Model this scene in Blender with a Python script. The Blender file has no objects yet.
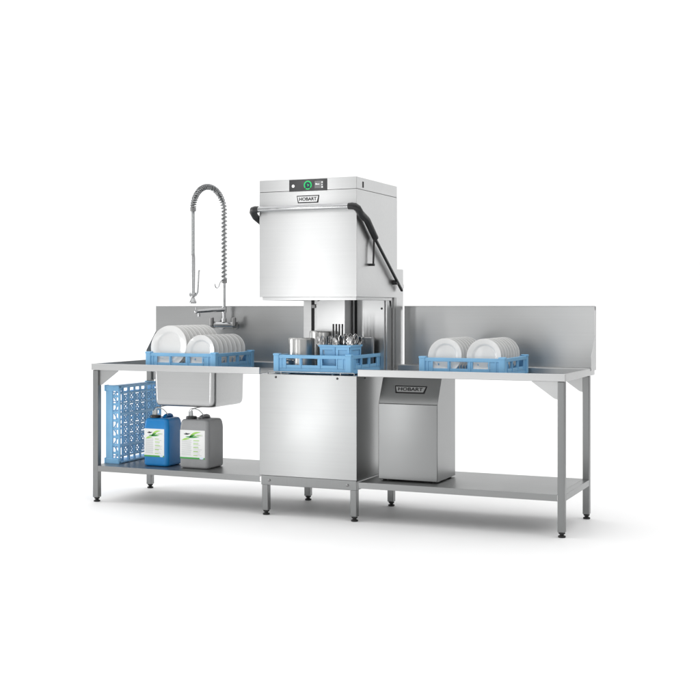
import bpy, bmesh, math, random
from mathutils import Vector, Matrix
random.seed(7)
sc = bpy.context.scene
C = sc.collection
PI = math.pi

# ------------------------------------------------------------------ materials
def new_mat(name):
    m = bpy.data.materials.new(name); m.use_nodes = True
    nt = m.node_tree
    return m, nt, nt.nodes['Principled BSDF']

def steel(name, base=(0.62, 0.625, 0.625), rough=0.30, aniso=0.65, stretch='X', amount=0.045):
    """brushed stainless steel: streaks along one axis, slightly uneven polish and faint smears"""
    m, nt, b = new_mat(name)
    N, L = nt.nodes, nt.links
    tc = N.new('ShaderNodeTexCoord')
    mp = N.new('ShaderNodeMapping')
    mp.inputs['Scale'].default_value = {'X': (0.8, 60, 75), 'Z': (75, 75, 0.8), 'Y': (60, 0.8, 75)}[stretch]
    L.new(tc.outputs['Object'], mp.inputs['Vector'])
    n1 = N.new('ShaderNodeTexNoise'); n1.inputs['Scale'].default_value = 1.0; n1.inputs['Detail'].default_value = 3
    L.new(mp.outputs['Vector'], n1.inputs['Vector'])
    n2 = N.new('ShaderNodeTexNoise'); n2.inputs['Scale'].default_value = 2.6; n2.inputs['Detail'].default_value = 4
    L.new(tc.outputs['Object'], n2.inputs['Vector'])
    mix = N.new('ShaderNodeMath'); mix.operation = 'MULTIPLY_ADD'
    mix.inputs[1].default_value = 0.10
    L.new(n1.outputs['Fac'], mix.inputs[0])
    h = N.new('ShaderNodeMath'); h.operation = 'MULTIPLY'; h.inputs[1].default_value = 0.90
    L.new(n2.outputs['Fac'], h.inputs[0]); L.new(h.outputs[0], mix.inputs[2])
    r = N.new('ShaderNodeMapRange'); r.inputs['From Min'].default_value = 0.3; r.inputs['From Max'].default_value = 0.7
    r.inputs['To Min'].default_value = rough - amount * 0.5; r.inputs['To Max'].default_value = rough + amount * 0.5
    L.new(mix.outputs[0], r.inputs['Value']); L.new(r.outputs['Result'], b.inputs['Roughness'])
    cr = N.new('ShaderNodeMapRange'); cr.inputs['From Min'].default_value = 0.3; cr.inputs['From Max'].default_value = 0.7
    cr.inputs['To Min'].default_value = 0.985; cr.inputs['To Max'].default_value = 1.015
    L.new(n1.outputs['Fac'], cr.inputs['Value'])
    vm = N.new('ShaderNodeVectorMath'); vm.operation = 'SCALE'; vm.inputs[0].default_value = base
    L.new(cr.outputs['Result'], vm.inputs['Scale']); L.new(vm.outputs['Vector'], b.inputs['Base Color'])
    b.inputs['Metallic'].default_value = 1.0
    b.inputs['Anisotropic'].default_value = aniso
    tv = N.new('ShaderNodeCombineXYZ')
    t = {'X': (0.05, 0.3, 1.0), 'Y': (1.0, 0.1, 0.5), 'Z': (1.0, 0.5, 0.05)}[stretch]
    for i in range(3): tv.inputs[i].default_value = t[i]
    if aniso > 0: L.new(tv.outputs['Vector'], b.inputs['Tangent'])
    return m

def plain(name, col, rough=0.5, metal=0.0, var=0.05, scale=18, bump=0.0, spec=0.5, emit=0.0, sss=0.0, coat=0.0):
    m, nt, b = new_mat(name)
    N, L = nt.nodes, nt.links
    tc = N.new('ShaderNodeTexCoord')
    n = N.new('ShaderNodeTexNoise'); n.inputs['Scale'].default_value = scale; n.inputs['Detail'].default_value = 4
    L.new(tc.outputs['Object'], n.inputs['Vector'])
    cr = N.new('ShaderNodeMapRange'); cr.inputs['From Min'].default_value = 0.3; cr.inputs['From Max'].default_value = 0.7
    cr.inputs['To Min'].default_value = 1 - var; cr.inputs['To Max'].default_value = 1 + var
    L.new(n.outputs['Fac'], cr.inputs['Value'])
    vm = N.new('ShaderNodeVectorMath'); vm.operation = 'SCALE'; vm.inputs[0].default_value = col
    L.new(cr.outputs['Result'], vm.inputs['Scale']); L.new(vm.outputs['Vector'], b.inputs['Base Color'])
    rr = N.new('ShaderNodeMapRange'); rr.inputs['From Min'].default_value = 0.3; rr.inputs['From Max'].default_value = 0.7
    rr.inputs['To Min'].default_value = max(0.02, rough - 0.05); rr.inputs['To Max'].default_value = rough + 0.05
    L.new(n.outputs['Fac'], rr.inputs['Value']); L.new(rr.outputs['Result'], b.inputs['Roughness'])
    b.inputs['Metallic'].default_value = metal
    b.inputs['Specular IOR Level'].default_value = spec
    b.inputs['Coat Weight'].default_value = coat
    if sss:
        b.inputs['Subsurface Weight'].default_value = sss
        b.inputs['Subsurface Radius'].default_value = (0.02, 0.02, 0.02)
        b.inputs['Subsurface Scale'].default_value = 0.3
    if emit:
        b.inputs['Emission Color'].default_value = (*col, 1); b.inputs['Emission Strength'].default_value = emit
    if bump:
        bp = N.new('ShaderNodeBump'); bp.inputs['Strength'].default_value = bump; bp.inputs['Distance'].default_value = 0.002
        L.new(n.outputs['Fac'], bp.inputs['Height']); L.new(bp.outputs['Normal'], b.inputs['Normal'])
    return m

M = dict(
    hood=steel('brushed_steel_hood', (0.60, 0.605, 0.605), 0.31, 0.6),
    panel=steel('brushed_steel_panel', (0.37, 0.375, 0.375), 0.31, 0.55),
    table=steel('brushed_steel_table', (0.46, 0.465, 0.465), 0.33, 0.5),
    splash=steel('brushed_steel_splash', (0.47, 0.475, 0.475), 0.32, 0.6),
    shelf=steel('darkened_steel_shelf', (0.29, 0.295, 0.295), 0.36, 0.3),  # same steel, base darkened in place of dimmer surroundings to reflect
    rim=steel('satin_steel_rim', (0.55, 0.555, 0.555), 0.40, 0.4),
    sink=steel('deep_drawn_sink_steel', (0.47, 0.475, 0.475), 0.31, 0.5),
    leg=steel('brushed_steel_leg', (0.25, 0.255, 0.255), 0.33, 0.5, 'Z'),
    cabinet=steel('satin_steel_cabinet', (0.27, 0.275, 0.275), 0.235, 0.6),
    pot=steel('polished_pot_steel', (0.52, 0.52, 0.51), 0.31, 0.6, 'X'),
    chrome=plain('chrome', (0.42, 0.425, 0.43), 0.16, 1.0, 0.03),
    cutlery=plain('cutlery_steel', (0.40, 0.40, 0.40), 0.13, 1.0, 0.06, 60),
    bolt=plain('bolt_steel', (0.25, 0.25, 0.25), 0.35, 1.0),
    screw=plain('dark_screw', (0.03, 0.03, 0.032), 0.4),
    black=plain('black_plastic', (0.010, 0.010, 0.011), 0.38, 0, 0.15, 40, 0.05),
    rubber=plain('black_rubber', (0.012, 0.012, 0.012), 0.55, 0, 0.15, 40, 0.1),
    gap=plain('dark_slot', (0.012, 0.012, 0.013), 0.7),
    blue=plain('light_blue_rack_plastic', (0.195, 0.44, 0.685), 0.40, 0, 0.04, 22, 0.03, sss=0.0),
    can_blue=plain('blue_canister_plastic', (0.0, 0.19, 0.50), 0.36, 0, 0.05, 16, 0.05),
    can_grey=plain('grey_canister_plastic', (0.27, 0.275, 0.28), 0.40, 0, 0.05, 16, 0.05),
    plate=plain('white_glazed_porcelain', (0.72, 0.72, 0.71), 0.16, 0, 0.012, 8, coat=0.3),
    paper=plain('white_label_paper', (0.78, 0.79, 0.78), 0.5, 0, 0.02),
    ink=plain('grey_ink', (0.52, 0.54, 0.53), 0.5),
    dark_ink=plain('dark_ink', (0.10, 0.11, 0.11), 0.5),
    green=plain('green_ink', (0.05, 0.34, 0.06), 0.5),
    lime=plain('lime_ink', (0.35, 0.62, 0.12), 0.5),
    pale=plain('pale_blue_ink', (0.62, 0.74, 0.85), 0.5),
    glass=plain('dark_panel_glass', (0.026, 0.027, 0.029), 0.18, 0, 0.05),
    screen=plain('grey_screen', (0.16, 0.165, 0.165), 0.25, emit=0.12),
    led=plain('green_led_ring', (0.01, 0.40, 0.10), 0.4, emit=0.7),
    deepblue=plain('dark_blue_ink', (0.01, 0.015, 0.06), 0.3),
    white=plain('white_print', (0.75, 0.76, 0.76), 0.4, emit=0.35),
    spring=plain('spring_wire', (0.25, 0.255, 0.26), 0.2, 1.0, 0.06, 90),
    hose=plain('grey_hose', (0.36, 0.37, 0.37), 0.28, 0.7, 0.06, 200),
    clear=plain('pale_tube', (0.50, 0.52, 0.52), 0.3),
    floor=plain('white_studio_floor', (0.90, 0.90, 0.90), 0.6, 0, 0.004, 3, spec=0.15),
)

# ------------------------------------------------------------------ mesh helpers
def BM(): return bmesh.new()

def box(bm, x0, x1, y0, y1, z0, z1, bev=0.0, seg=2, mat=None):
    t = bmesh.new()
    r = bmesh.ops.create_cube(t, size=1.0)
    for v in t.verts:
        v.co = Vector((x0 + (v.co.x + .5) * (x1 - x0), y0 + (v.co.y + .5) * (y1 - y0), z0 + (v.co.z + .5) * (z1 - z0)))
    if bev > 0:
        bev = min(bev, 0.45 * min(x1 - x0, y1 - y0, z1 - z0))
        bmesh.ops.bevel(t, geom=t.edges[:], offset=bev, segments=seg, profile=0.5, affect='EDGES')
    if mat is not None: t.transform(mat)
    join(bm, t)

def join(bm, t):
    me = bpy.data.meshes.new('tmp'); t.to_mesh(me); t.free(); bm.from_mesh(me); bpy.data.meshes.remove(me)

def prism(bm, pts, vec, bev=0.0, seg=2):
    """polygon pts (3-D, planar) extruded by vec"""
    t = bmesh.new()
    a = [t.verts.new(Vector(p)) for p in pts]
    f = t.faces.new(a)
    r = bmesh.ops.extrude_face_region(t, geom=[f])
    for e in r['geom']:
        if isinstance(e, bmesh.types.BMVert): e.co += Vector(vec)
    bmesh.ops.recalc_face_normals(t, faces=t.faces[:])
    if bev > 0:
        bmesh.ops.bevel(t, geom=t.edges[:], offset=bev, segments=seg, profile=0.5, affect='EDGES')
    join(bm, t)

def tube(bm, pts, r, n=12, caps=True, radii=None):
    pts = [Vector(p) for p in pts]
    t = bmesh.new()
    k = len(pts); rings = []
    tan = []
    for i in range(k):
        a = pts[max(0, i - 1)]; b = pts[min(k - 1, i + 1)]
        tan.append((b - a).normalized())
    up = Vector((0, 0, 1)) if abs(tan[0].z) < 0.9 else Vector((1, 0, 0))
    u = tan[0].cross(up).normalized()
    for i in range(k):
        u = (u - tan[i] * u.dot(tan[i])).normalized()
        w = tan[i].cross(u)
        rr = radii[i] if radii else r
        rings.append([t.verts.new(pts[i] + (u * math.cos(2 * PI * j / n) + w * math.sin(2 * PI * j / n)) * rr) for j in range(n)])
    for i in range(k - 1):
        for j in range(n):
            t.faces.new((rings[i][j], rings[i][(j + 1) % n], rings[i + 1][(j + 1) % n], rings[i + 1][j]))
    if caps:
        t.faces.new(rings[0][::-1]); t.faces.new(rings[-1])
    bmesh.ops.recalc_face_normals(t, faces=t.faces[:])
    join(bm, t)

def cyl(bm, p0, p1, r, n=20, r2=None):
    tube(bm, [p0, p1], r, n, True, [r, r if r2 is None else r2])

def lathe(bm, prof, n=40, mat=None):
    """prof: (radius, height) along local z"""
    t = bmesh.new(); rings = []
    for r, z in prof:
        if r < 1e-6: rings.append([t.verts.new((0, 0, z))])
        else: rings.append([t.verts.new((r * math.cos(2 * PI * j / n), r * math.sin(2 * PI * j / n), z)) for j in range(n)])
    for a, b in zip(rings, rings[1:]):
        for j in range(n):
            j2 = (j + 1) % n
            if len(a) == 1 and len(b) == 1: continue
            if len(a) == 1: t.faces.new((a[0], b[j], b[j2]))
            elif len(b) == 1: t.faces.new((a[j], a[j2], b[0]))
            else: t.faces.new((a[j], a[j2], b[j2], b[j]))
    bmesh.ops.recalc_face_normals(t, faces=t.faces[:])
    if mat is not None: t.transform(mat)
    join(bm, t)

def disc(bm, c, nrm, r, th, n=24):
    cyl(bm, Vector(c), Vector(c) + Vector(nrm).normalized() * th, r, n)

def obj(name, bm, mat, parent=None, smooth=True):
    me = bpy.data.meshes.new(name)
    if smooth:
        for f in bm.faces: f.smooth = True
        for e in bm.edges:
            if len(e.link_faces) == 2:
                if e.calc_face_angle(0) > math.radians(42): e.smooth = False
            else: e.smooth = False
    bm.to_mesh(me); bm.free()
    me.materials.append(mat)
    o = bpy.data.objects.new(name, me); C.objects.link(o)
    if smooth:
        wn = o.modifiers.new('weighted_normal', 'WEIGHTED_NORMAL'); wn.keep_sharp = True; wn.weight = 80
    if parent is not None:
        o.parent = parent
        # parts are modelled in world coordinates: undo the parents' placement
        m = Matrix.Identity(4); p = parent
        while p is not None:
            m = p.matrix_basis @ m if p is parent else p.matrix_basis @ m
            p = p.parent
        o.matrix_basis = m.inverted()
    return o

def thing(name, label, cat, loc=(0, 0, 0), group=None):
    o = bpy.data.objects.new(name, None); C.objects.link(o)
    o.location = loc; o.empty_display_size = 0.05
    o['label'] = label; o['category'] = cat
    if group: o['group'] = group
    return o

def tag(o, label, cat, group=None):
    o['label'] = label; o['category'] = cat
    if group: o['group'] = group
    return o

def copy_tree(o, parent=None):
    c = o.copy(); C.objects.link(c); c.parent = parent
    for ch in [x for x in bpy.data.objects if x.parent == o]: copy_tree(ch, c)
    return c

def text_mesh(body, size, mat4, depth=0.001, stretch=1.0, bold=0.0):
    """lettering from the built-in font, turned into a bmesh; mat4 maps its x-right y-up plane into place"""
    cu = bpy.data.curves.new('lettering', 'FONT'); cu.body = body; cu.size = size
    cu.align_x = 'CENTER'; cu.align_y = 'CENTER'; cu.extrude = depth; cu.offset = bold
    t = bpy.data.objects.new('lettering_tmp', cu); C.objects.link(t)
    dg = bpy.context.evaluated_depsgraph_get()
    me = bpy.data.meshes.new_from_object(t.evaluated_get(dg))
    bm = bmesh.new(); bm.from_mesh(me)
    bpy.data.objects.remove(t); bpy.data.curves.remove(cu); bpy.data.meshes.remove(me)
    bm.transform(mat4 @ Matrix.Diagonal((stretch, 1, 1, 1)))
    return bm

def front_plane(x, y, z):            # x right, y up, facing -Y
    return Matrix.Translation((x, y, z)) @ Matrix.Rotation(PI / 2, 4, 'X')

# ------------------------------------------------------------------ setting: white studio sweep
def build_studio():
    """a white floor and, behind the tables, a white paper sweep that rises from it"""
    bm = BM()
    rows = [[bm.verts.new((x, y, 0)) for x in (-16, -8, 0, 8)] for y in (-14, -6, -2, 0, 2.6)]
    for a, b in zip(rows, rows[1:]):
        for j in range(3): bm.faces.new((a[j], a[j + 1], b[j + 1], b[j]))
    o = obj('floor', bm, M['floor'], smooth=False); o['kind'] = 'structure'
    bm = BM(); R = 1.5; y0 = 2.45
    prof = [(y0, 0.0008)]
    for i in range(1, 17):
        a = (PI / 2) * i / 16
        prof.append((y0 + R * math.sin(a), 0.0008 + R - R * math.cos(a)))
    prof += [(y0 + R, 4.0), (y0 + R, 7.5)]
    rows = [[bm.verts.new((x, y, z)) for x in (-16, -8, -2, 3.1)] for y, z in prof]
    for a, b in zip(rows, rows[1:]):
        for j in range(3): bm.faces.new((a[j], a[j + 1], b[j + 1], b[j]))
    o = obj('backdrop', bm, M['floor']); o['kind'] = 'structure'
    md = o.modifiers.new('thick', 'SOLIDIFY'); md.thickness = 0.0005; md.offset = -1
build_studio()

# ------------------------------------------------------------------ shared furniture parts
def foot_bm(bm, x, y):
    lathe(bm, [(0, 0), (0.019, 0), (0.022, 0.003), (0.021, 0.009), (0.012, 0.013), (0.011, 0.018)], 24, Matrix.Translation((x, y, 0)))
    lathe(bm, [(0.011, 0.017), (0.017, 0.020), (0.0185, 0.0225), (0.0185, 0.030), (0.0, 0.031)], 24, Matrix.Translation((x, y, 0)))

def leg(parent, x, y, z1, z0=0.029, w=0.0205):
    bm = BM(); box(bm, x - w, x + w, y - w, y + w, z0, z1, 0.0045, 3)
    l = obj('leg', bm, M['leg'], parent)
    f = BM(); foot_bm(f, x, y)
    obj('foot', f, M['rubber'], l)
    return l

ZT, ZS = 0.910, 0.872           # rim of the work tops, recessed run the racks slide on
YF, YB, YL = -0.030, 0.752, 0.638

def work_table(side, label, sink=None):
    """side -1: left of the machine, +1: right of it"""
    xi, xo = 0.329 * side, 1.578 * side
    xa, xb = min(xi, xo), max(xi, xo)
    t = thing('work_table', label, 'work table', (0.95 * side, 0.3, 0))
    # recessed run with a cut-out for the bowl
    bm = BM(); th = 0.0025
    xs0, xs1 = (xa + 0.012 if side < 0 else xa), (xb if side < 0 else xb - 0.012)
    y0, y1 = YF + 0.012, 0.625
    if sink:
        sx0, sx1, sy0, sy1 = sink
        box(bm, xs0, sx0, y0, y1, ZS - th, ZS)
        box(bm, sx1, xs1, y0, y1, ZS - th, ZS)
        box(bm, sx0, sx1, y0, sy0, ZS - th, ZS)
        box(bm, sx0, sx1, sy1, y1, ZS - th, ZS)
    else:
        box(bm, xs0, xs1, y0, y1, ZS - th, ZS)
    obj('tabletop', bm, M['table'], t)
    bm = BM()
    box(bm, xa, xb, YF, YF + 0.012, 0.868, ZT, 0.003, 3)
    obj('front_rim', bm, M['rim'], t)
    bm = BM()
    xe0 = xo if side < 0 else xo - 0.012
    box(bm, xe0, xe0 + 0.012, YF + 0.0125, 0.630, 0.868, ZT, 0.003, 3)
    obj('end_rim', bm, M['rim'], t)
    # ledge in front of the splashback
    bm = BM()
    box(bm, xa + 0.001, xb - 0.001, 0.6255, YB - 0.002, 0.866, ZT, 0.004, 3)
    obj('rear_ledge', bm, M['table'], t)
    # splashback: sheet with a folded top
    bm = BM()
    box(bm, xa, xb, YB, YB + 0.0025, ZT - 0.01, 1.286, 0.0008, 1)
    box(bm, xa, xb, YB - 0.006, YB + 0.0020, 1.2865, 1.2895, 0.0008, 1)
    box(bm, xa, xb, YB + 0.0028, YB + 0.024, 1.284, 1.2868, 0.0008, 1)
    box(bm, xa, xb, YB + 0.021, YB + 0.0240, 1.262, 1.2838, 0.0008, 1)
    obj('splashback', bm, M['splash'], t)
    # folded end plate of the splashback
    bm = BM()
    x = xo + (0.0006 if side > 0 else -0.0026)
    prism(bm, [(x, 0.632, 0.895), (x, 0.775, 0.895), (x, 0.775, 1.286), (x, 0.762, 1.286), (x, 0.757, 1.112), (x, 0.632, 0.978)], (0.002, 0, 0))
    obj('end_plate', bm, M['table'], t)
    # legs at the free end
    xl = 1.5515 * side
    leg(t, xl, 0, 0.867); leg(t, xl, YL, 0.865)
    # corner gussets
    for y in (0.0, YL):
        bm = BM(); xg = xl - 0.0207 * side
        prism(bm, [(xg, y - 0.004, 0.8675), (xg - 0.148 * side, y - 0.004, 0.8675), (xg - 0.148 * side, y - 0.004, 0.862),
                   (xg - 0.022 * side, y - 0.004, 0.772), (xg, y - 0.004, 0.766)], (0, 0.003, 0))
        obj('gusset', bm, M['table'], t)
    # under-shelf: tray of folded sheet
    bm = BM()
    xh0 = min(xl - 0.021 * side, 0.331 * side); xh1 = max(xl - 0.021 * side, 0.331 * side)
    e0, e1 = (xh0, xh1)
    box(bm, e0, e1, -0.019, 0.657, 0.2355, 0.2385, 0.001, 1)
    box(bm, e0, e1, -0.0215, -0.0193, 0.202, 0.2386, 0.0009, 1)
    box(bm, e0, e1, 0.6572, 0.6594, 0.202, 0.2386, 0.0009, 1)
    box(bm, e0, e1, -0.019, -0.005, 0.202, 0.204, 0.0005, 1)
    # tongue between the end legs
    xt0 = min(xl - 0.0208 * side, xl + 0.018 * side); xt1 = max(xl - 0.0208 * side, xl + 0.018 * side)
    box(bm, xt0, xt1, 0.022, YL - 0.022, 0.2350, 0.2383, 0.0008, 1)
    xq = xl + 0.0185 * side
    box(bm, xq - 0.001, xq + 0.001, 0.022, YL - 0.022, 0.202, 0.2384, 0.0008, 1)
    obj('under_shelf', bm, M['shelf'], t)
    return t

SINK = (-1.178, -0.722, 0.095, 0.512)
left_table = work_table(-1, 'left steel work table with hanging sink bowl and canisters on its under-shelf', SINK)
right_table = work_table(1, 'right steel work table without a sink, one plate rack on top and grey cabinet below')

def build_sink(parent):
    sx0, sx1, sy0, sy1 = SINK
    bm = BM()
    rows = []
    n = 8
    def loop(inset, r, z):
        pts = []
        x0, x1, y0, y1 = sx0 + inset, sx1 - inset, sy0 + inset, sy1 - inset
        for cx, cy, a0 in ((x1 - r, y1 - r, 0), (x0 + r, y1 - r, 90), (x0 + r, y0 + r, 180), (x1 - r, y0 + r, 270)):
            for i in range(n + 1):
                a = math.radians(a0 + 90 * i / n)
                pts.append((cx + r * math.cos(a), cy + r * math.sin(a), z))
        return pts
    prof = [(-0.0015, 0.034, 0.8695), (0.0, 0.034, 0.855), (0.003, 0.036, 0.68), (0.004, 0.036, 0.662), (0.008, 0.036, 0.648), (0.016, 0.036, 0.639), (0.030, 0.036, 0.635), (0.12, 0.03, 0.632)]
    for i, rz in enumerate(prof): rows.append([bm.verts.new(p) for p in loop(*rz)])
    for a, b in zip(rows, rows[1:]):
        k = len(a)
        for j in range(k): bm.faces.new((a[j], a[(j + 1) % k], b[(j + 1) % k], b[j]))
    bm.faces.new(rows[-1])
    bmesh.ops.recalc_face_normals(bm, faces=bm.faces[:])
    s = obj('sink_bowl', bm, M['sink'], parent)
    md = s.modifiers.new('thick', 'SOLIDIFY'); md.thickness = 0.0015; md.offset = -1
    d = BM()
    lathe(d, [(0, 0.633), (0.045, 0.633), (0.047, 0.628), (0.03, 0.622), (0.0, 0.621)], 28, Matrix.Translation((-0.95, 0.42, 0)))
    obj('drain', d, M['chrome'], s)
build_sink(left_table)

# ------------------------------------------------------------------ badges
def badge(parent, mat4, w, h, letter, face='hood', rim=0.0055):
    """trapezoid name plate: rim, face and lettering, drawn in a local x-right y-up plane"""
    def trap(k, z0, z1):
        hw, hh = w / 2 - k, h / 2 - k
        bt = BM()
        pts = [(-hw, hh, z0), (hw, hh, z0), (hw * 0.90 - k * .3, -hh, z0), (-hw * 0.90 + k * .3, -hh, z0)]
        prism(bt, pts, (0, 0, z1 - z0), min(0.0012, (z1 - z0) * .3), 1); bt.transform(mat4)
        return bt
    b = obj('badge', trap(0, 0, 0.003), M['gap'], parent)
    obj('badge_face', trap(rim, 0.0025, 0.0038), M[face], b)
    obj('lettering', text_mesh('HOBART', h * 0.60, mat4 @ Matrix.Translation((0, 0, 0.0042)), 0.0005, letter, 0.0007), M['gap'], b)

# ------------------------------------------------------------------ hood dishwasher
def build_machine():
    t = thing('hood_dishwasher', 'stainless hood-type dishwasher with raised hood standing between the two work tables', 'dishwasher', (0, 0.3, 0))
    W = 0.3255; yf, yb = -0.036, 0.630
    # legs
    for x in (-0.2965, 0.2965):
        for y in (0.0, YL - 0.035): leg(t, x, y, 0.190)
    # kick frame
    bm = BM()
    box(bm, -0.319, 0.319, -0.026, 0.632, 0.188, 0.2465, 0.003, 2)
    k = obj('base_frame', bm, M['leg'], t)
    for x in (-0.262, 0.262):
        b = BM(); lathe(b, [(0, 0.0055), (0.005, 0.0055), (0.0085, 0.003), (0.0085, 0)], 20, front_plane(x, -0.026, 0.217))
        obj('bolt', b, M['bolt'], k)
    # lower casing
    bm = BM()
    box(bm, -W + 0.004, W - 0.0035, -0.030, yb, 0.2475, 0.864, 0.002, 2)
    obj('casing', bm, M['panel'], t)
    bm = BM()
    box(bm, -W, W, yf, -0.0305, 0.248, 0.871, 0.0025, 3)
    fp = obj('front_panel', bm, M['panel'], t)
    for x in (-0.212, 0.2):
        b = BM(); lathe(b, [(0, 0.004), (0.005, 0.004), (0.007, 0.002), (0.007, 0)], 20, front_plane(x, yf, 0.853))
        obj('screw', b, M['screw'], fp)
    b = BM(); lathe(b, [(0, 0.004), (0.004, 0.004), (0.006, 0.002), (0.006, 0)], 20, Matrix.Translation((W - 0.0035, 0.10, 0.853)) @ Matrix.Rotation(PI / 2, 4, 'Y'))
    obj('screw', b, M['screw'], fp)
    # wash tank deck with rim and rack rails
    bm = BM()
    box(bm, -W + 0.004, W - 0.0035, -0.028, 0.02, 0.8642, 0.869, 0.0015, 1)
    box(bm, -W + 0.004, W - 0.0035, 0.56, yb, 0.8642, 0.869, 0.0015, 1)
    box(bm, -W + 0.004, -0.27, 0.0202, 0.5598, 0.8642, 0.869, 0.0015, 1)
    box(bm, 0.27, W - 0.0035, 0.0202, 0.5598, 0.8642, 0.869, 0.0015, 1)
    obj('deck', bm, M['table'], t)
    bm = BM()
    for y, z in ((0.012, 0.884), (0.56, 0.884)):
        tube(bm, [(-0.29, y, 0.868), (-0.29, y, z - .004), (-0.285, y, z), (0.285, y, z), (0.29, y, z - .004), (0.29, y, 0.868)], 0.0032, 10)
    for x in (-0.15, 0.15): tube(bm, [(x, 0.0, 0.8725), (x, 0.55, 0.8725)], 0.003, 10)
    for x in (-0.2, 0.2): tube(bm, [(x, 0.012, 0.867), (x, 0.012, 0.884)], 0.004, 10)
    obj('rack_rail', bm, M['chrome'], t)
    # rear wall and columns under the hood
    bm = BM()
    box(bm, -0.285, 0.286, 0.507, 0.560, 0.8695, 1.62, 0.002, 1)
    box(bm, 0.2865, 0.300, 0.520, 0.600, 0.8695, 1.60, 0.002, 1)
    rw = obj('rear_wall', bm, M['hood'], t)
    for x0, x1 in ((-0.228, -0.206), (0.0795, 0.098)):
        b = BM(); box(b, x0, x1, 0.5052, 0.5068, 0.8705, 1.61); obj('slot', b, M['gap'], rw)
    for z in (1.285,):
        b = BM(); box(b, -0.221, -0.196, 0.494, 0.5050, z - .010, z + .014, 0.003); obj('slot_guide', b, M['bolt'], rw)
    b = BM(); lathe(b, [(0, 0.005), (0.005, 0.005), (0.007, 0.002), (0.007, 0)], 20, front_plane(0.268, 0.507, 1.272)); obj('screw', b, M['screw'], rw)
    # centre duct
    bm = BM(); box(bm, -0.125, 0.074, 0.365, 0.5065, 0.8695, 1.60, 0.003, 2)
    obj('wash_duct', bm, M['hood'], t)
    bm = BM(); tube(bm, [(-0.115, 0.36, 1.322), (-0.075, 0.38, 1.345), (-0.05, 0.40, 1.39)], 0.005, 10)
    obj('wash_arm', bm, M['bolt'], t)
    bm = BM()
    box(bm, -0.316, 0.3175, 0.6345, 0.764, 0.19, 1.528, 0.004, 2)
    obj('rear_column', bm, M['hood'], t)
    for x0 in (-0.316, 0.3005):
        bm = BM(); box(bm, x0, x0 + 0.0165, 0.6005, 0.6340, 0.8695, 1.41, 0.003, 2)
        obj('lift_rail', bm, M['panel'], t)
    # hood: open-bottomed shell
    zb, zs, zt = 1.343, 1.987, 2.060
    bm = BM(); th = 0.004
    prism(bm, [(-W, yf, zb), (W, yf, zb), (W, yf, zs - .0012), (-W, yf, zs - .0012)], (0, th, 0), 0.0012, 2)
    h = obj('hood', bm, M['hood'], t)
    bm = BM()
    for s in (-1, 1):
        x0 = W - th if s > 0 else -W
        box(bm, x0, x0 + th, yf + th + .0002, yb, zb, zs - .0012, 0.0008, 1)
    box(bm, -W + th, W - th, yf + th + .0002, yb - .001, zs - 0.006, zs - .0022)
    obj('hood_side', bm, M['hood'], h)
    # folded lip round the lower edge of the hood
    bm = BM()
    box(bm, -W + 0.022, W - 0.004, yf + 0.004, yf + 0.012, 1.323, 1.3425, 0.002, 2)
    for x0 in (-W + 0.014, W - 0.0215): box(bm, x0, x0 + 0.0075, yf + 0.0125, 0.565, 1.323, 1.3425, 0.002, 2)
    obj('hood_lip', bm, M['hood'], h)
    bm = BM()
    prism(bm, [(W - .02, 0.566, 1.3425), (W - .02, 0.622, 1.3425), (W - .02, 0.600, 1.29), (W - .02, 0.585, 1.275)], (0.003, 0, 0))
    obj('hood_bracket', bm, M['hood'], h)
    # top cover above the seam
    bm = BM()
    box(bm, -W, W, yf, yb, zs + .0012, zt, 0.003, 2)
    cv = obj('top_cover', bm, M['hood'], t)
    bm = BM(); box(bm, -W + 0.002, W - .002, yf + .002, yb - .002, zs - .0012, zs + .0012); obj('seam', bm, M['gap'], cv)
    bm = BM(); box(bm, W, W + 0.0025, 0.056, 0.070, 2.000, 2.037, 0.001, 1); obj('vent_slot', bm, M['gap'], cv)
    # control panel
    px0, px1, pz0, pz1 = -0.120, 0.133, 1.9835, 2.0555
    bm = BM(); box(bm, px0, px1, yf - 0.0035, yf - .0001, pz0, pz1, 0.0015, 2)
    cp = obj('control_panel', bm, M['glass'], t)
    yg = yf - 0.0036; zc = (pz0 + pz1) / 2
    bm = BM(); disc(bm, (-0.092, yg, zc - .003), (0, -1, 0), 0.0095, 0.0012, 28); obj('power_button', bm, M['white'], cp)
    bm = BM()
    cxr, n = 0.006, 44
    def arc(bm, r0, r1, a0, a1, th=0.001, n=36):
        tb = bmesh.new(); a = []
        for i in range(n + 1):
            g = math.radians(a0 + (a1 - a0) * i / n)
            a.append([tb.verts.new((cxr + r * math.cos(g), yg - d, zc + r * math.sin(g))) for r, d in ((r0, 0), (r0, th), (r1, th), (r1, 0))])
        for p, q in zip(a, a[1:]):
            for j in range(4): tb.faces.new((p[j], p[(j + 1) % 4], q[(j + 1) % 4], q[j]))
        tb.faces.new(a[0]); tb.faces.new(a[-1][::-1])
        bmesh.ops.recalc_face_normals(tb, faces=tb.faces[:]); join(bm, tb)
    arc(bm, 0.019, 0.0265, -42, 222)
    arc(bm, 0.0205, 0.0275, 238, 302, n=12)
    lr = obj('light_ring', bm, M['led'], cp)
    bm = BM(); disc(bm, (cxr, yg, zc), (0, -1, 0), 0.0185, 0.0006, 30); obj('ring_centre', bm, M['deepblue'], lr)
    bm = BM(); prism(bm, [(cxr - .006, yg - .0008, zc + .009), (cxr + .012, yg - .0008, zc), (cxr - .002, yg - .0008, zc - .010), (cxr - .001, yg - .0008, zc - .001)], (0, -0.0006, 0)); obj('start_arrow', bm, M['led'], lr)
    bm = BM(); box(bm, 0.052, 0.108, yg - .0012, yg, zc - .021, zc + .023, 0.0005, 1); ds = obj('display', bm, M['screen'], cp)
    bm = BM()
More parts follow.
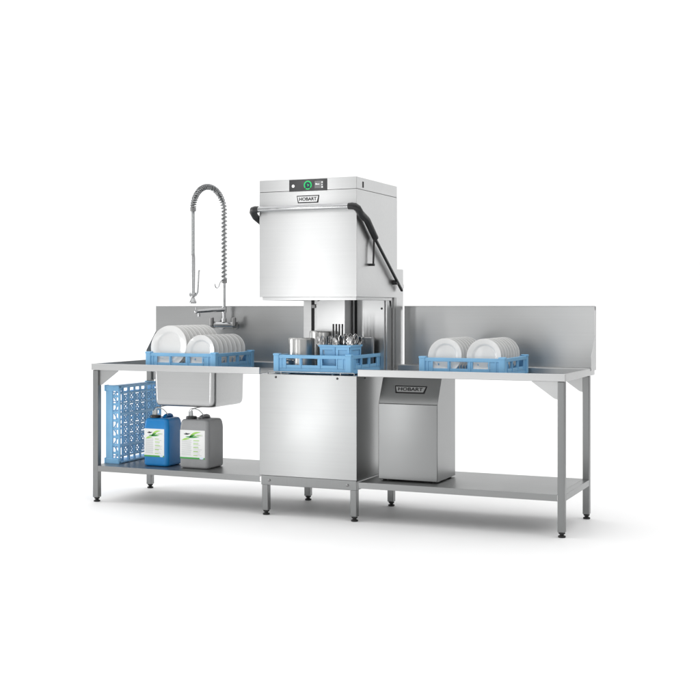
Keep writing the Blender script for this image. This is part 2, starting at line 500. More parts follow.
    box(bm, 0.058, 0.066, yg - .0018, yg - .0013, zc, zc + .009)
    box(bm, 0.067, 0.073, yg - .0018, yg - .0013, zc, zc + .006)
    box(bm, 0.0745, 0.084, yg - .0018, yg - .0013, zc + .0005, zc + .0055)
    for k, s in ((0.014, .004), (-0.001, .003), (-0.015, .0045)): box(bm, 0.098, 0.098 + 2 * s, yg - .0018, yg - .0013, zc + k - s, zc + k + s)
    obj('screen_symbol', bm, M['white'], ds)
    badge(t, front_plane(0.006, yf, 1.9345), 0.150, 0.046, 1.06)
    # lifting handle: bar, grips, side arms, links
    yh, zh, xh = -0.098, 1.878, 0.352
    bm = BM(); tube(bm, [(-0.325, yh, zh), (0.300, yh, zh)], 0.0165, 24)
    hd = obj('handle', bm, M['chrome'], t)
    for s in (-1, 1):
        p = [(s * 0.300, yh, zh), (s * 0.322, yh, zh), (s * 0.338, yh + .006, zh - .002), (s * 0.349, yh + .022, zh - .013),
             (s * xh, yh + .06, zh - .040), (s * xh, 0.06, 1.805), (s * xh, 0.195, 1.703)]
        bm = BM(); tube(bm, p, 0.02, 16, True, [0.0195, 0.021, 0.0215, 0.022, 0.0215, 0.021, 0.0195])
        obj('grip', bm, M['black'], hd)
        # flat arm from grip to pivot
        a, b = Vector((s * xh, 0.170, 1.733)), Vector((s * xh, 0.655, 1.403))
        d = (b - a).normalized(); up = Vector((0, -d.z, d.y)) if d.y > 0 else Vector((0, d.z, -d.y))
        if up.z < 0: up = -up
        bm = BM()
        q = [a + up * 0.026, b + up * 0.026, b + d * 0.012 + up * .008, b - up * 0.010, a - up * 0.010]
        prism(bm, [(v.x - .006, v.y, v.z) for v in q], (0.012, 0, 0), 0.0025, 2)
        arm = obj('arm', bm, M['hood'], hd)
        bm = BM()
        q = [a - up * 0.0103, b - up * 0.0103, b + d * .006 - up * .022, b - d * .03 - up * 0.023, a - up * 0.023]
        prism(bm, [(v.x - .008, v.y, v.z) for v in q], (0.016, 0, 0), 0.002, 2)
        obj('arm_edge', bm, M['black'], arm)
        bm = BM(); cyl(bm, (s * W, 0.560, 1.440), (s * (xh + .004), 0.560, 1.440), 0.016, 20)
        obj('pivot', bm, M['black'], hd)
        bm = BM(); tube(bm, [(s * (xh - .002), 0.178, 1.700), (s * (xh - .002), 0.166, 1.545)], 0.0058, 12)
        lk = obj('link_rod', bm, M['black'], hd)
        bm = BM(); box(bm, min(s * W, s * (xh + .006)), max(s * W, s * (xh + .006)), 0.156, 0.176, 1.532, 1.547, 0.003)
        obj('rod_foot', bm, M['black'], lk)
    return t
build_machine()

# ------------------------------------------------------------------ water treatment cabinet on right shelf
def build_cabinet():
    t = thing('treatment_cabinet', 'grey steel cabinet with sloping top front and name badge under the right table', 'cabinet', (0.6, 0.26, 0.2385))
    x0, x1, y0, y1, z0, zk, zt = 0.410, 0.783, 0.100, 0.440, 0.246, 0.704, 0.860
    bm = BM()
    ys = 0.172
    prism(bm, [(x0, y0 + .0092, z0), (x0, y1, z0), (x0, y1, zt), (x0, ys + .012, zt), (x0, y0 + .0092, zk + .004)], (x1 - x0, 0, 0), 0.003, 3)
    obj('body', bm, M['cabinet'], t)
    bm = BM(); box(bm, x0 - .0006, x1 + .0006, y0, y0 + .009, z0 + .002, zk - .001, 0.0042, 4)
    obj('front_door', bm, M['cabinet'], t)
    d = Vector((0, ys + .003 - y0, zt - zk)).normalized(); nrm = Vector((0, -d.z, d.y))
    bm = BM()
    a = Vector((x0 - .0006, y0 + .0035, zk)); L = 0.166
    prism(bm, [a, a + Vector((x1 - x0 + .0012, 0, 0)), a + Vector((x1 - x0 + .0012, 0, 0)) + d * L, a + d * L], nrm * -0.003, 0.0013, 2)
    lid = obj('sloping_panel', bm, M['cabinet'], t)
    c = a + Vector(((x1 - x0) * .5 + .004, 0, 0)) + d * 0.092 + nrm * 0.0004
    m4 = Matrix.Translation(c) @ Matrix(((1, 0, 0, 0), (0, d.y, nrm.y, 0), (0, d.z, nrm.z, 0), (0, 0, 0, 1)))
    badge(lid, m4, 0.205, 0.048, 1.38, 'table', 0.0072)
    for x in (x0 + .03, x1 - .03):
        for y in (y0 + .03, y1 - .03):
            b = BM(); cyl(b, (x, y, 0.2388), (x, y, 0.2462), 0.012, 16); obj('foot', b, M['rubber'], t)
build_cabinet()

# ------------------------------------------------------------------ dish racks
RW, RH = 0.255, 0.112
def lattice_wall(bm, s):
    """wall of the peg rack: openings next to the base, a solid band above them"""
    w = bmesh.new(); y0 = -RW
    box(w, -RW, RW, y0, y0 + .012, 0.0, .016, .0025)
    box(w, -RW, RW, y0 - .002, y0 + .010, .056, RH, .004, 3)
    box(w, -RW + .001, RW - .001, y0 + .003, y0 + .009, .0305, .0365, .001)
    k = 9
    for i in range(k + 1):
        x = -RW + .012 + (2 * RW - .024) * i / k
        box(w, x - .008, x + .008, y0 + .001, y0 + .011, .0155, .0565, .0015)
    for i in range(k):
        xa = -RW + .012 + (2 * RW - .024) * i / k; xb = -RW + .012 + (2 * RW - .024) * (i + 1) / k
        za, zb = (.016, .056) if i % 2 else (.056, .016)
        prism(w, [(xa, y0 + .004, za - .004), (xa, y0 + .004, za + .004), (xb, y0 + .004, zb + .004), (xb, y0 + .004, zb - .004)], (0, .005, 0))
    w.transform(Matrix.Rotation(s * PI / 2, 4, 'Z'))
    join(bm, w)

def rack_wall(bm, s):
    """front wall of a rack, modelled facing -Y at local y=-RW; s rotates it"""
    w = bmesh.new()
    y0 = -RW
    box(w, -RW, RW, y0, y0 + 0.012, 0.0, 0.020, 0.0025)                 # bottom band
    box(w, -RW + .001, RW - .001, y0 + .0025, y0 + 0.010, 0.020, 0.030, 0.001)
    box(w, -RW + .001, RW - .001, y0 + .001, y0 + 0.012, 0.030, 0.050, 0.0025)
    box(w, -RW, RW, y0 - 0.003, y0 + 0.013, 0.090, RH, 0.003)           # top rail
    xs = [-RW, -RW + .075, -RW + .168, -RW + .186, -RW + .29, -RW + .322, -RW + .425, RW]
    for i, (a, b) in enumerate(((0, 1), (2, 3), (4, 5), (6, 7))):
        box(w, xs[a] + (.001 if i == 0 else 0), xs[b] - (.001 if i == 3 else 0), y0 + .001, y0 + 0.012, 0.049, 0.091, 0.002)
    for x in (-RW + .045, -RW + .075, RW - .09, RW - .05, -RW + .177, -RW + .306):
        box(w, x - .004, x + .004, y0 - 0.003, y0 + .002, 0.030, 0.092, 0.0015)
    w.transform(Matrix.Rotation(s * PI / 2, 4, 'Z'))
    join(bm, w)

def make_rack(kind):
    """kind 'plate' | 'open' | 'lattice'; base at origin, centred"""
    t = thing('dish_rack', 'x', 'dish rack')
    for s in range(4):
        bm = BM(); (lattice_wall if kind == 'lattice' else rack_wall)(bm, s); obj('side_wall', bm, M['blue'], t)
    for sx in (-1, 1):
        for sy in (-1, 1):
            bm = BM()
            x, y = sx * (RW - .012), sy * (RW - .012)
            box(bm, x - .019, x + .019, y - .019, y + .019, 0.004, RH + 0.004, 0.006, 3)
            box(bm, x - .021, x + .021, y - .021, y + .021, RH - .006, RH + .008, 0.004, 2)
            obj('corner_post', bm, M['blue'], t)
    bm = BM()
    n = 11 if kind != 'lattice' else 7
    e = RW - .012
    for i in range(n):
        p = -e + 2 * e * (i + .5) / n
        q = .0045 if kind != 'lattice' else (.0095 if i % 3 == 1 else .006)
        box(bm, p - q, p + q, -e, e, 0.002, 0.016, 0.0012, 1)
        box(bm, -e, e, p - q, p + q, 0.003, 0.0155, 0.0012, 1)
    if kind == 'lattice':
        for i in range(n - 1):
            for j in range(n - 1):
                x, y = -e + 2 * e * (i + 1) / n, -e + 2 * e * (j + 1) / n
                r = 0.0195 if (i + j) % 2 else 0.0245
                tube(bm, [(x + r * math.cos(a * PI / 6), y + r * math.sin(a * PI / 6), 0.009) for a in range(13)], 0.0050, 6, False)
                d = e / n * 1.02
                for sg in (-1, 1):
                    tube(bm, [(x - d, y - sg * d, 0.010), (x + d, y + sg * d, 0.010)], 0.0036, 6)
    obj('base_grid', bm, M['blue'], t)
    if kind == 'plate' or kind == 'lattice':
        bm = BM()
        k = 9
        for i in range(k):
            for j in range(8):
                x = -e + 2 * e * (j + .5) / 8; y = -e + 2 * e * (i + .35) / k
                cyl(bm, (x, y, 0.012), (x, y, 0.078), 0.0042, 7, 0.003)
        obj('peg_field', bm, M['blue'], t)
    return t

rackL = make_rack('plate'); rackL.location = (-0.947, 0.312, ZS + .0005)
tag(rackL, 'light blue plate rack over the sink holding one tall and one low row of plates', 'dish rack', 'blue dish racks')
rackR = copy_tree(rackL); rackR.location = (0.944, 0.325, ZS + .0005)
rackR['label'] = 'light blue plate rack on the right table holding two equal rows of plates'
rackM = make_rack('open'); rackM.location = (0.000, 0.288, 0.876)
tag(rackM, 'light blue rack under the raised hood filled with pots and cutlery baskets', 'dish rack', 'blue dish racks')
rackS = make_rack('lattice')
tag(rackS, 'empty light blue peg rack stood on edge at the left end of the under-shelf', 'dish rack', 'blue dish racks')
# on edge: the base faces +X; its thin side faces the viewer
rackS.matrix_basis = Matrix.Translation((-1.452, 0.372, 0.2387 + RW + .004)) @ Matrix.Rotation(-PI / 2, 4, 'Y')

# ------------------------------------------------------------------ plates
def plate_mesh(D):
    r = D / 2
    bm = BM()
    # local +z is the eating side
    prof = [(0, 0.004), (r * .58, 0.004), (r * .64, 0.0055), (r * .69, 0.0125), (r * .74, 0.0155), (r * .97, 0.0215), (r * 0.995, 0.0225), (r, 0.0205),
            (r * .985, 0.0180), (r * .76, 0.0105), (r * .70, 0.006), (r * .60, 0.0), (r * .55, 0.0), (r * .53, 0.0018), (0, 0.0018)]
    lathe(bm, prof, 64)
    me = bpy.data.meshes.new('dinner_plate')
    for f in bm.faces: f.smooth = True
    bm.to_mesh(me); bm.free(); me.materials.append(M['plate'])
    return me
ORD = ['front', 'second', 'third', 'fourth', 'fifth', 'sixth', 'seventh', 'eighth', 'ninth', 'tenth']
def plate_row(D, x, y0, pitch, n, zbase, where, group, name='dinner_plate'):
    me = plate_mesh(D)
    for i in range(n):
        o = bpy.data.objects.new(name, me); C.objects.link(o)
        lean = math.radians(83 + random.uniform(-1.2, 1.2))
        o.rotation_euler = (lean, 0, random.uniform(-.02, .02))
        o.location = (x + random.uniform(-.002, .002), y0 + i * pitch, zbase + D / 2 * math.sin(lean) + .001)
        last = i == n - 1
        lab = ('front plate of the ' if i == 0 else 'rearmost plate of the ' if last else ORD[i] + ' plate from front in the ') + where
        tag(o, lab, 'plate', group)
zr = ZS + 0.0165
plate_row(0.272, -1.052, 0.105, 0.052, 9, zr, 'tall row in rack over the sink', 'tall plates in the left rack')
plate_row(0.212, -0.815, 0.100, 0.058, 8, zr, 'low row in rack over the sink', 'low plates in the left rack')
plate_row(0.208, 0.832, 0.115, 0.056, 8, zr, 'left row in right table rack', 'left plate row on the right table')
plate_row(0.208, 1.072, 0.110, 0.056, 8, zr, 'right row in right table rack', 'right plate row on the right table')

# ------------------------------------------------------------------ pots in the centre rack
def pot(name, label, x, y, r, h, z, tilt=(0, 0)):
    t = thing(name, label, 'pot', (0, 0, 0))
    bm = BM()
    m4 = Matrix.Translation((x, y, z)) @ Matrix.Rotation(tilt[0], 4, 'X') @ Matrix.Rotation(tilt[1], 4, 'Y')
    lathe(bm, [(r * 1.02, 0.0), (r * 1.03, 0.002), (r * 1.02, 0.005), (r, 0.007), (r, h - .012), (r * .985, h - .004), (r * .95, h), (r * .9, h - .002), (0, h - .003),
               (0, h - .006), (r * .94, h - .007), (r * .975, h - .014), (r * .975, 0.0), (r * 1.02, 0.0)], 56, m4)
    obj('pot_body', bm, M['pot'], t)
    for a in (60, 240):
        bm = BM()
        a = math.radians(a); c, s = math.cos(a), math.sin(a)
        pts = []
        for k in range(9):
            g = PI * k / 8
            pts.append(m4 @ Vector((c * (r + .03 * math.sin(g)) - s * .035 * math.cos(g), s * (r + .03 * math.sin(g)) + c * .035 * math.cos(g), h * .30)))
        tube(bm, pts, 0.004, 8)
        obj('pot_handle', bm, M['chrome'], t)
    return t
ZB = 0.876 + .0165
pot('cooking_pot', 'upright shiny steel pot at the left front of the rack under the hood', -0.137, 0.170, 0.083, 0.196, ZB)
pot('cooking_pot', 'wide steel pot half hidden behind the cutlery in the rack under the hood', -0.075, 0.395, 0.105, 0.236, ZB, (0.0, 0.02))
def tray():
    t = thing('steel_pan', 'small rectangular steel pan stood on end behind the cutlery, right of the spoons', 'pan', (0, 0, 0))
    bm = BM(); x0, x1, y, z0, z1 = 0.11, 0.243, 0.43, ZB, 1.092
    box(bm, x0 + .006, x1 - .006, y + .004, y + .030, z0 + .006, z1 - .006, 0.006, 3)
    obj('pan_body', bm, M['table'], t)
    bm = BM()
    for a in ((x0, x0 + .013, z0, z1), (x1 - .013, x1, z0, z1), (x0 + .0131, x1 - .0131, z1 - .013, z1), (x0 + .0131, x1 - .0131, z0, z0 + .013)):
        box(bm, a[0], a[1], y - .004, y + .0038, a[2], a[3], 0.002, 2)
    obj('pan_rim', bm, M['hood'], t)
tray()

# ------------------------------------------------------------------ cutlery baskets and cutlery
def basket(x0, x1, y0, y1, z0, z1, label):
    t = thing('cutlery_basket', label, 'cutlery basket', ((x0 + x1) / 2, (y0 + y1) / 2, z0), 'cutlery baskets')
    fl = 0.006
    bm = BM()
    def panel(a, b, nrm):
        # frame of bars between bottom edge a and b, flaring outwards to the top
        a, b, nrm = Vector(a), Vector(b), Vector(nrm)
        L = (b - a).length; u = (b - a) / L
        def bar(s0, s1, h0, h1, th=0.004, off=0.0):
            def P(s, h): return a + u * s + Vector((0, 0, h)) + nrm * (fl * h / (z1 - z0) - off)
            prism(bm, [P(s0, h0), P(s1, h0), P(s1, h1), P(s0, h1)], nrm * -th, 0.0008, 1)
        H = z1 - z0
        bar(0, L, 0, H * .30); bar(0, L, H * .84, H)
        bar(0, .016, H * .30, H * .84); bar(L - .016, L, H * .30, H * .84)
        bar(.016, L - .016, H * .30, H * .84, 0.002, 0.0055)
        k = 5
        for i in range(k): bar(.022 + (L - .044) * (i + .15) / k, .022 + (L - .044) * (i + .75) / k, H * .50, H * .62, 0.0022, 0.0032)
    panel((x0, y0, z0), (x1, y0, z0), (0, -1, 0)); panel((x1, y0, z0), (x1, y1, z0), (1, 0, 0))
    panel((x1, y1, z0), (x0, y1, z0), (0, 1, 0)); panel((x0, y1, z0), (x0, y0, z0), (-1, 0, 0))
    box(bm, x0, x1, y0, y1, z0, z0 + .004)
    obj('basket_body', bm, M['blue'], t)
    bm = BM(); e = fl + .004
    box(bm, x0 - e, x1 + e, y0 - e, y0 - .001, z1 - .006, z1 + .006, 0.002); box(bm, x0 - e, x1 + e, y1 + .001, y1 + e, z1 - .006, z1 + .006, 0.002)
    box(bm, x0 - e, x0 - .001, y0 - .0009, y1 + .0009, z1 - .006, z1 + .006, 0.002); box(bm, x1 + .001, x1 + e, y0 - .0009, y1 + .0009, z1 - .006, z1 + .006, 0.002)
    obj('basket_rim', bm, M['blue'], t)
    return t
BZ = 1.045
basket(0.036, 0.136, 0.078, 0.225, ZB, BZ, 'narrow light blue cutlery basket, left of the pair under the hood')
basket(0.150, 0.262 - .022, 0.058, 0.225, ZB, BZ, 'light blue cutlery basket at the front right corner of the centre rack')

def spoon_mesh():
    bm = BM(); t = bmesh.new()
    # handle below, bowl on top; flat sheet with width profile then solidified by hand
    rows = []
    prof = []
    for i in range(9): prof.append((i / 8 * 0.125, 0.0042 - 0.0012 * math.sin(i / 8 * PI) , 0.0))
    for i in range(1, 13):
        a = i / 12
        prof.append((0.125 + a * 0.062, max(0.0008, 0.003 * (1 - a) + 0.0185 * math.sin(PI * min(1, a * .98 + .02)) ** .8), 0.007 * math.sin(PI * a)))
    for z, w, dp in prof:
        rows.append([t.verts.new((w * k, dp * (1 - k * k) + .001, z)) for k in (-1, -.5, 0, .5, 1)] + [t.verts.new((w * k, dp * (1 - k * k) - .001, z)) for k in (1, .5, 0, -.5, -1)])
    for a, b in zip(rows, rows[1:]):
        for j in range(10): t.faces.new((a[j], a[(j + 1) % 10], b[(j + 1) % 10], b[j]))
    t.faces.new(rows[0]); t.faces.new(rows[-1])
    bmesh.ops.recalc_face_normals(t, faces=t.faces[:])
    join(bm, t); return bm
def fork_mesh():
    bm = BM()
    pts = [(-.0042, 0, 0), (.0042, 0, 0), (.003, 0, .11), (.010, 0, .132), (.0115, 0, .150), (-.0115, 0, .150), (-.010, 0, .132), (-.003, 0, .11)]
    prism(bm, pts, (0, .002, 0), .0005, 1)
    for x in (-.0098, -.0034, .0034, .0098): box(bm, x - .0016, x + .0016, 0.0001, .0019, .1495, .187, .0006, 1)
    return bm
def knife_mesh():
    bm = BM()
    box(bm, -.006, .006, -.0035, .0035, .105, .205, .002, 2)
    return bm
def link_mesh(name, bm, mats):
    me = bpy.data.meshes.new(name)
    for f in bm.faces: f.smooth = True
    bm.to_mesh(me); bm.free(); me.materials.append(mats); return me
sp, fk = link_mesh('spoon', spoon_mesh(), M['cutlery']), link_mesh('fork', fork_mesh(), M['cutlery'])
def put(name, me, x, y, z, rz, tx, ty, label, cat, group):
    o = bpy.data.objects.new(name, me); C.objects.link(o)
    o.location = (x, y, z); o.rotation_euler = (tx, ty, rz)
    return tag(o, label, cat, group)
def fill_basket(x0, x1, y0, y1, n, side, forks):
    cols = 5
    rows = math.ceil(n / cols)
    for k in range(n):
        x = x0 + (x1 - x0) * (k % cols) / (cols - 1) + random.uniform(-.006, .006)
        y = y0 + (y1 - y0) * (k // cols) / (rows - 1) + random.uniform(-.008, .008)
        tx = random.uniform(-.14, .14); ty = ((x - (x0 + x1) / 2) / (x1 - x0)) * .36 + random.uniform(-.07, .07)
        z = 0.922 + random.uniform(-.012, .014)
        if k in forks: put('fork', fk, x, y, z, random.uniform(-.9, .9), tx, ty, 'steel fork with tines up in the %s cutlery basket' % side, 'fork', 'forks in the %s basket' % side)
        else: put('spoon', sp, x, y, z, random.uniform(-1.0, 1.0), tx, ty, 'steel spoon with bowl up in the %s cutlery basket' % side, 'spoon', 'spoons in the %s basket' % side)
fill_basket(0.060, 0.104, 0.095, 0.205, 15, 'left', (2, 6, 9, 13))
fill_basket(0.170, 0.212, 0.085, 0.210, 20, 'right', (1, 8, 11, 17))
names = ['leftmost of the four black handled knives above the cutlery', 'second from left of the four black handled knives above the cutlery',
         'third from left of the four black handled knives above the cutlery', 'rightmost of the four black handled knives above the cutlery']
for k in range(4):
    t = thing('table_knife', names[k], 'knife', (0, 0, 0), 'black handled knives')
    x, y = 0.040 + 0.0205 * k, 0.262
    bm = BM(); box(bm, x - .0042, x + .0042, y - .006, y + .006, 1.085, 1.176, .002, 2); obj('knife_handle', bm, M['black'], t)
    bm = BM(); prism(bm, [(x - .001, y - .007, ZB + .002), (x - .001, y + .004, ZB + .002), (x - .001, y + .005, 1.0845), (x - .001, y - .005, 1.0845)], (0.002, 0, 0)); obj('knife_blade', bm, M['cutlery'], t)

# ------------------------------------------------------------------ rinse tap
def build_tap():
    X, Y, zm = -0.983, 0.690, 1.158
    t = thing('rinse_tap', 'tall chrome pre-rinse tap with coiled spring hose arching over the sink', 'tap', (X, YB, zm))
    bm = BM(); cyl(bm, (X - .075, Y, zm), (X + .075, Y, zm), 0.021, 24)
    body = obj('mixer_body', bm, M['chrome'], t)
    for s in (-1, 1):
        bm = BM()
        tube(bm, [(X + s * .055, Y, zm), (X + s * .055, Y + .035, zm), (X + s * .055, YB - .001, zm)], 0.014, 16)
        cyl(bm, (X + s * .055, YB - .008, zm), (X + s * .055, YB - .0008, zm), 0.032, 24)
        obj('wall_mount', bm, M['chrome'], body)
        bm = BM()
        cyl(bm, (X + s * .0755, Y, zm), (X + s * .100, Y, zm), 0.0235, 24, 0.020)
        box(bm, X + s * .088 - .012, X + s * .088 + .012, Y - .030, Y - .005, zm - .01, zm + .052, 0.006, 3, None)
        obj('tap_handle', bm, M['bolt'], body)
    bm = BM()
    cyl(bm, (X, Y, zm + .02), (X, Y, zm + .045), 0.017, 20); cyl(bm, (X, Y, zm + .045), (X, Y, 1.452), 0.0112, 20)
    cyl(bm, (X, Y, zm + .085), (X, Y, zm + .125), 0.0165, 20)
    obj('riser_pipe', bm, M['chrome'], t)
    u = Vector((-0.16, -0.985, 0)).normalized()
    # swivel spout
    zs = zm + .105
    bm = BM()
    a = Vector((X, Y, zs)); e = a + u * 0.300 + Vector((0, 0, -.012))
    tube(bm, [a, a + u * .15 + Vector((0, 0, -.004)), e], 0.0125, 16, True, [0.0145, 0.0125, 0.0105])
    tube(bm, [e - u * .03 + Vector((0, 0, 0)), e - u * .03 + Vector((0, 0, -.034))], 0.008, 14)
    lathe(bm, [(0, -.014), (.010, -.012), (.0145, 0), (.010, .012), (0, .014)], 18, Matrix.Translation(e))
    cyl(bm, e, e + Vector((0, 0, .03)), 0.0045, 10)
    obj('swivel_spout', bm, M['chrome'], t)
    # spring + hose path
    R = 0.166; zc = 1.935
    path = []
    for i in range(60): path.append(Vector((X, Y, 1.462 + (zc - 1.462) * i / 60)))
    for i in range(49):
        g = PI * i / 48
        path.append(Vector((X, Y, zc)) + u * (R - R * math.cos(g)) + Vector((0, 0, R * math.sin(g))))
    end = path[-1].copy()
    drop = [end + Vector((0, 0, -0.015 * i)) for i in range(1, 22)]
    bm = BM(); tube(bm, path[:] , 0.0085, 12)
    obj('riser_hose', bm, M['hose'], t)
    bm = BM()
    hp = drop[:]; rad = [0.0112 + 0.0009 * (i % 2) for i in range(len(hp))]
    dense = []
    for i in range(120): dense.append(end + Vector((0, 0, -0.315 * i / 119)))
    tube(bm, dense, .011, 14, True, [0.0108 if i % 2 else 0.0122 for i in range(120)])
    obj('hose', bm, M['hose'], t)
    # helix
    L = [0]
    for p, q in zip(path, path[1:]): L.append(L[-1] + (q - p).length)
    total = L[-1]
    def at(s):
        for i in range(len(path) - 1):
            if L[i + 1] >= s:
                f = (s - L[i]) / (L[i + 1] - L[i]); return path[i].lerp(path[i + 1], f), (path[i + 1] - path[i]).normalized()
        return path[-1], (path[-1] - path[-2]).normalized()
    side = u.cross(Vector((0, 0, 1))).normalized()
    hel = []; s = 0; ph = 0
    while s < total:
        p, tg = at(s); w = tg.cross(side).normalized()
        hel.append(p + (side * math.cos(ph) + w * math.sin(ph)) * 0.0170)
        f = s / total
        pitch = 0.0285 if f < .42 else 0.0285 - (0.0285 - 0.0165) * min(1, (f - .42) / .2)
        s += pitch / 14; ph += 2 * PI / 14
    bm = BM(); tube(bm, hel, 0.0047, 8)
    obj('spring', bm, M['spring'], t)
    bm = BM(); cyl(bm, (X, Y, 1.447), (X, Y, 1.475), 0.0195, 20)
    obj('spring_collar', bm, M['bolt'], t)
    bm = BM(); cyl(bm, end + Vector((0, 0, .012)), end + Vector((0, 0, -.012)), 0.0195, 20)
    obj('spring_collar', bm, M['bolt'], t)
    # hook
    bm = BM(); h0 = Vector((X, Y, 1.462))
    pts = [h0 + u * a + Vector((0, 0, b)) for a, b in ((.015, 0), (.03, .004), (.045, -.012), (.058, -.038), (.075, -.050), (.092, -.046), (.100, -.032), (.099, -.022))]
    tube(bm, pts, 0.0032, 8); obj('hose_hook', bm, M['chrome'], t)
    # spray gun
    z1 = end.z - 0.300; z0 = 1.352
    bm = BM(); tube(bm, [(end.x, end.y, z1), (end.x, end.y, z1 - .02), (end.x, end.y, z1 - .12), (end.x, end.y, z0 + .02)], .013, 18, True, [0.0125, 0.0145, 0.0145, 0.0125])
    g = obj('spray_handle', bm, M['chrome'], t)
    bm = BM()
    cyl(bm, (end.x - .022, end.y, z0 + .014), (end.x + .02, end.y, z0 + .014), 0.0135, 18)
    lathe(bm, [(0, .012), (.0105, .012), (.0105, -.008), (.015, -.018), (.0235, -.036), (.0235, -.044), (.018, -.046), (0, -.046)], 24, Matrix.Translation((end.x, end.y, z0)))
    obj('spray_head', bm, M['chrome'], g)
    bm = BM(); v = Vector((end.x, end.y, 0))
    tube(bm, [v + Vector((.022, 0, z0 + .012)), v + Vector((.036, -.002, z0 + .03)), v + Vector((.042, -.003, z0 + .10)), v + Vector((.045, -.003, z0 + .168)), v + Vector((.052, -.003, z0 + .174))], .0062, 10)
    obj('spray_lever', bm, M['chrome'], g)
build_tap()

# ------------------------------------------------------------------ canisters
def canister(x0, x1, y0, y1, z1, mat, label, rz=0.0):
    t = thing('chemical_canister', label, 'canister', (0, 0, 0), 'chemical canisters on the left shelf')
    z0 = 0.2388
    bm = BM(); r = 0.026; n = 7
    def loop(k, dz, rr):
        pts = []
        a0, a1, b0, b1 = x0 + k, x1 - k, y0 + k, y1 - k
        for cx, cy, g in ((a1 - rr, b1 - rr, 0), (a0 + rr, b1 - rr, 90), (a0 + rr, b0 + rr, 180), (a1 - rr, b0 + rr, 270)):
            for i in range(n + 1):
                a = math.radians(g + 90 * i / n); pts.append((cx + rr * math.cos(a), cy + rr * math.sin(a), dz))
        return pts
    H = z1
    rows = [loop(*q) for q in ((.03, z0, .01), (.012, z0 + .001, .02), (.004, z0 + .006, r), (0, z0 + .016, r), (0, H - .060, r), (.001, H - .045, r), (.004, H - .022, r), (.008, H - .010, r), (.015, H - .002, .024), (.026, H, .02), (.06, H + .001, .02))]
    vs = [[bm.verts.new(p) for p in row] for row in rows]
    for a, b in zip(vs, vs[1:]):
        k = len(a)
        for j in range(k): bm.faces.new((a[j], a[(j + 1) % k], b[(j + 1) % k], b[j]))
    bm.faces.new(vs[0][::-1]); bm.faces.new(vs[-1])
    bmesh.ops.recalc_face_normals(bm, faces=bm.faces[:])
    body = obj('canister_body', bm, mat, t)
    # carrying handle at the back of the top
    bm = BM()
    yc = y0 + .115
    xm = x0 + .115
    tube(bm, [(xm, y0 + .075, H - .002), (xm, y0 + .085, H + .008), (xm, y0 + .105, H + .013), (xm, y1 - .05, H + .013), (xm, y1 - .032, H + .008), (xm, y1 - .025, H - .002)], .012, 12)
    obj('carry_handle', bm, mat, body)
    # cap and suction lance
    cx, cy = x0 + .062, y0 + .055
    bm = BM(); lathe(bm, [(0, .0), (.034, .0), (.035, .004), (.035, .014), (.032, .018), (.012, .02), (0, .02)], 32, Matrix.Translation((cx, cy, H - .001)))
    cap = obj('cap', bm, M['black'], t)
    bm = BM()
    cyl(bm, (cx, cy, H + .0195), (cx, cy, H + .052), .011, 18, .009)
    cyl(bm, (cx - .013, cy - .006, H + .0195), (cx - .013, cy - .006, H + .045), .006, 12)
    obj('lance', bm, M['clear'], cap)
    bm = BM()
    tube(bm, [(cx, cy, H + .05), (cx + .004, cy, H + .062), (cx + .022, cy + .004, H + .066), (cx + .05, cy + .012, H + .056), (cx + .068, cy + .02, H + .036), (cx + .074, cy + .03, H + .02)], .0034, 8)
    obj('lance_lead', bm, M['clear'], cap)
    bm = BM()
    for dx, rr in ((-.018, .0016), (-.004, .0022)):
        p = [(cx + dx, cy, H + .045), (cx + dx, cy - .002, 0.60), (cx + dx, cy + .02, 0.618), (cx + dx, cy + .10, 0.620), (cx + dx, 0.56, 0.622), (cx + dx, 0.58, 0.64), (cx + dx, 0.585, 0.82)]
        tube(bm, p, rr, 8)
    obj('suction_hose', bm, M['bolt'], cap)
    # label
    lx0, lx1 = x0 + .010, x1 - .024
    lz0, lz1 = z0 + .063, H - .068
    w, h = lx1 - lx0, lz1 - lz0
    y = y0
    bm = BM(); box(bm, lx0, lx1, y - .0009, y + .0006, lz0, lz1, .0003, 1)
    lb = obj('label', bm, M['paper'], body)
    def rect(bm, u0, u1, v0, v1, k=.0004): box(bm, lx0 + u0 * w, lx0 + u1 * w, y - .0010 - k, y - .00095, lz0 + v0 * h, lz0 + v1 * h)
    bm = BM(); rect(bm, 0, 1, 0.0, .055); obj('label_band', bm, M['green'], lb)
    bm = BM(); prism(bm, [(lx0 + w * (.87 + .085 * math.cos(a * PI / 8)), y - .0015, lz0 + h * (.035 + .035 * math.sin(a * PI / 8))) for a in range(16)], (0, -.0004, 0)); obj('label_mark', bm, M['pale'], lb)
    def leaf(bm, u0, v0, u1, v1, wd, bend):
        pa, pb = Vector((u0 * w, v0 * h)), Vector((u1 * w, v1 * h)); d = pb - pa; nn = Vector((-d.y, d.x)).normalized()
        top, bot = [], []
        for i in range(11):
            f = i / 10; c = pa + d * f + nn * bend * math.sin(PI * f)
            q = wd * math.sin(PI * f ** .8) + .0002
            top.append(c + nn * q); bot.append(c - nn * q)
        prism(bm, [(lx0 + p.x, y - .0013, lz0 + p.y) for p in top + bot[::-1]], (0, -.0004, 0))
    bm = BM(); leaf(bm, .22, .765, .78, .775, .0052, -.002); leaf(bm, .36, .75, .62, .84, .006, .002); obj('label_leaf', bm, M['green'], lb)
    bm = BM(); leaf(bm, .40, .80, .83, .94, .0062, .006); leaf(bm, .08, .645, .42, .70, .0056, .004); leaf(bm, .5, .76, .9, .84, .002, .003); obj('label_leaf', bm, M['lime'], lb)
    bm = BM()
    leaf(bm, .15, .86, .42, .885, .0045, -.002); leaf(bm, .22, .90, .34, .84, .003, 0)
    obj('label_logo', bm, M['dark_ink'], lb)
    bm = BM()
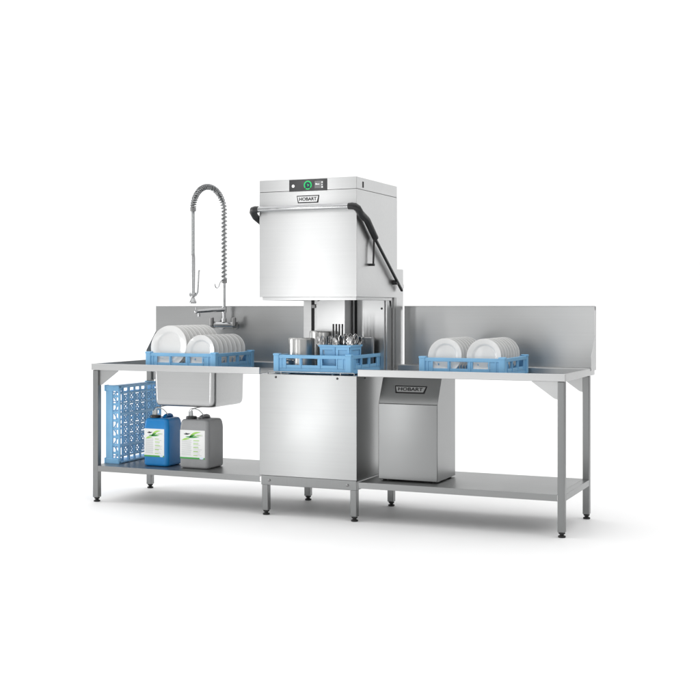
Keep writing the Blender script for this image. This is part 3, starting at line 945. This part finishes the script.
    for i in range(15):
        v = .12 + .037 * i
        rect(bm, .06, .47 - .04 * random.random(), v, v + .014)
    for i in range(11):
        v = .12 + .052 * i
        rect(bm, .54, .54 + .36 * random.uniform(.5, 1), v, v + .014)
    rect(bm, .60, .92, .80, .815); rect(bm, .66, .92, .835, .85)
    obj('label_text', bm, M['ink'], lb)
    bm = BM()
    for v in (.10, .24, .38, .51, .62): rect(bm, .54, .70 + .1 * random.random(), v + .012, v + .034, .0006)
    obj('label_heading', bm, M['lime'], lb)
    return t
canister(-1.258, -1.072, 0.098, 0.292, 0.553, M['can_blue'], 'blue chemical canister with a white and green label, beside the peg rack')
canister(-0.986, -0.768, 0.100, 0.312, 0.555, M['can_grey'], 'grey chemical canister with a white and green label, right of the blue one')

# ------------------------------------------------------------------ camera
f_px, yaw = 1194.84, 0.4088
cam = bpy.data.cameras.new('camera'); co = bpy.data.objects.new('camera', cam); C.objects.link(co)
co.location = (3.1126, -6.5687, 1.2834); co.rotation_euler = (PI / 2, 0, yaw)
cam.sensor_width = 36; cam.lens = f_px / 700 * 36
cam.shift_y = -(350 - 306.8) / 700
cam.clip_end = 200
sc.camera = co

# ------------------------------------------------------------------ light: studio lamps
def area(name, loc, target, sx, sy, watts, col=(1, 1, 1)):
    l = bpy.data.lights.new(name, 'AREA'); l.shape = 'RECTANGLE'; l.size = sx; l.size_y = sy; l.energy = watts; l.color = col
    o = bpy.data.objects.new(name, l); C.objects.link(o); o.location = loc
    o.rotation_euler = (Vector(target) - Vector(loc)).to_track_quat('-Z', 'Y').to_euler()
    return o
area('overhead_softbox', (0.5, -0.9, 5.2), (0.5, -0.9, 0), 17, 10.5, 430)
area('backdrop_lamp', (-0.5, 0.8, 5.6), (-0.5, 4.0, 1.2), 18, 1.4, 70)
area('strip_softbox', (-1.52, -3.3, 1.85), (0.0, 0, 1.85), 0.22, 2.4, 6.4)
area('floor_strip_softbox', (-1.52, -3.3, 0.34), (0.0, 0, 0.34), 0.22, 0.56, 5.0)
area('low_strip_softbox', (-1.08, -4.1, 0.5), (0.5, 0, 0.45), 0.2, 0.8, 2.6)
area('second_strip_softbox', (0.30, -4.35, 1.15), (1.4, 0.7, 1.15), 0.7, 2.0, 7.5)
area('third_strip_softbox', (-3.0, -3.2, 0.6), (-0.9, 0, 0.7), 0.8, 1.0, 1.6)
area('left_softbox', (-5.8, -1.3, 1.3), (-0.3, 0.2, 0.8), 2.0, 2.0, 80)
w = bpy.data.worlds.new('World'); sc.world = w; w.use_nodes = True
bg = w.node_tree.nodes['Background']; bg.inputs['Color'].default_value = (1.0, 1.0, 1.0, 1); bg.inputs['Strength'].default_value = 0.46

sc.render.engine = 'CYCLES'
sc.cycles.use_denoising = True
sc.cycles.max_bounces = 10; sc.cycles.diffuse_bounces = 5; sc.cycles.glossy_bounces = 6
sc.cycles.sample_clamp_indirect = 6
sc.view_settings.view_transform = 'Standard'; sc.view_settings.look = 'None'
sc.view_settings.exposure = 0.22; sc.view_settings.gamma = 1.0
sc.render.resolution_x = sc.render.resolution_y = 1024
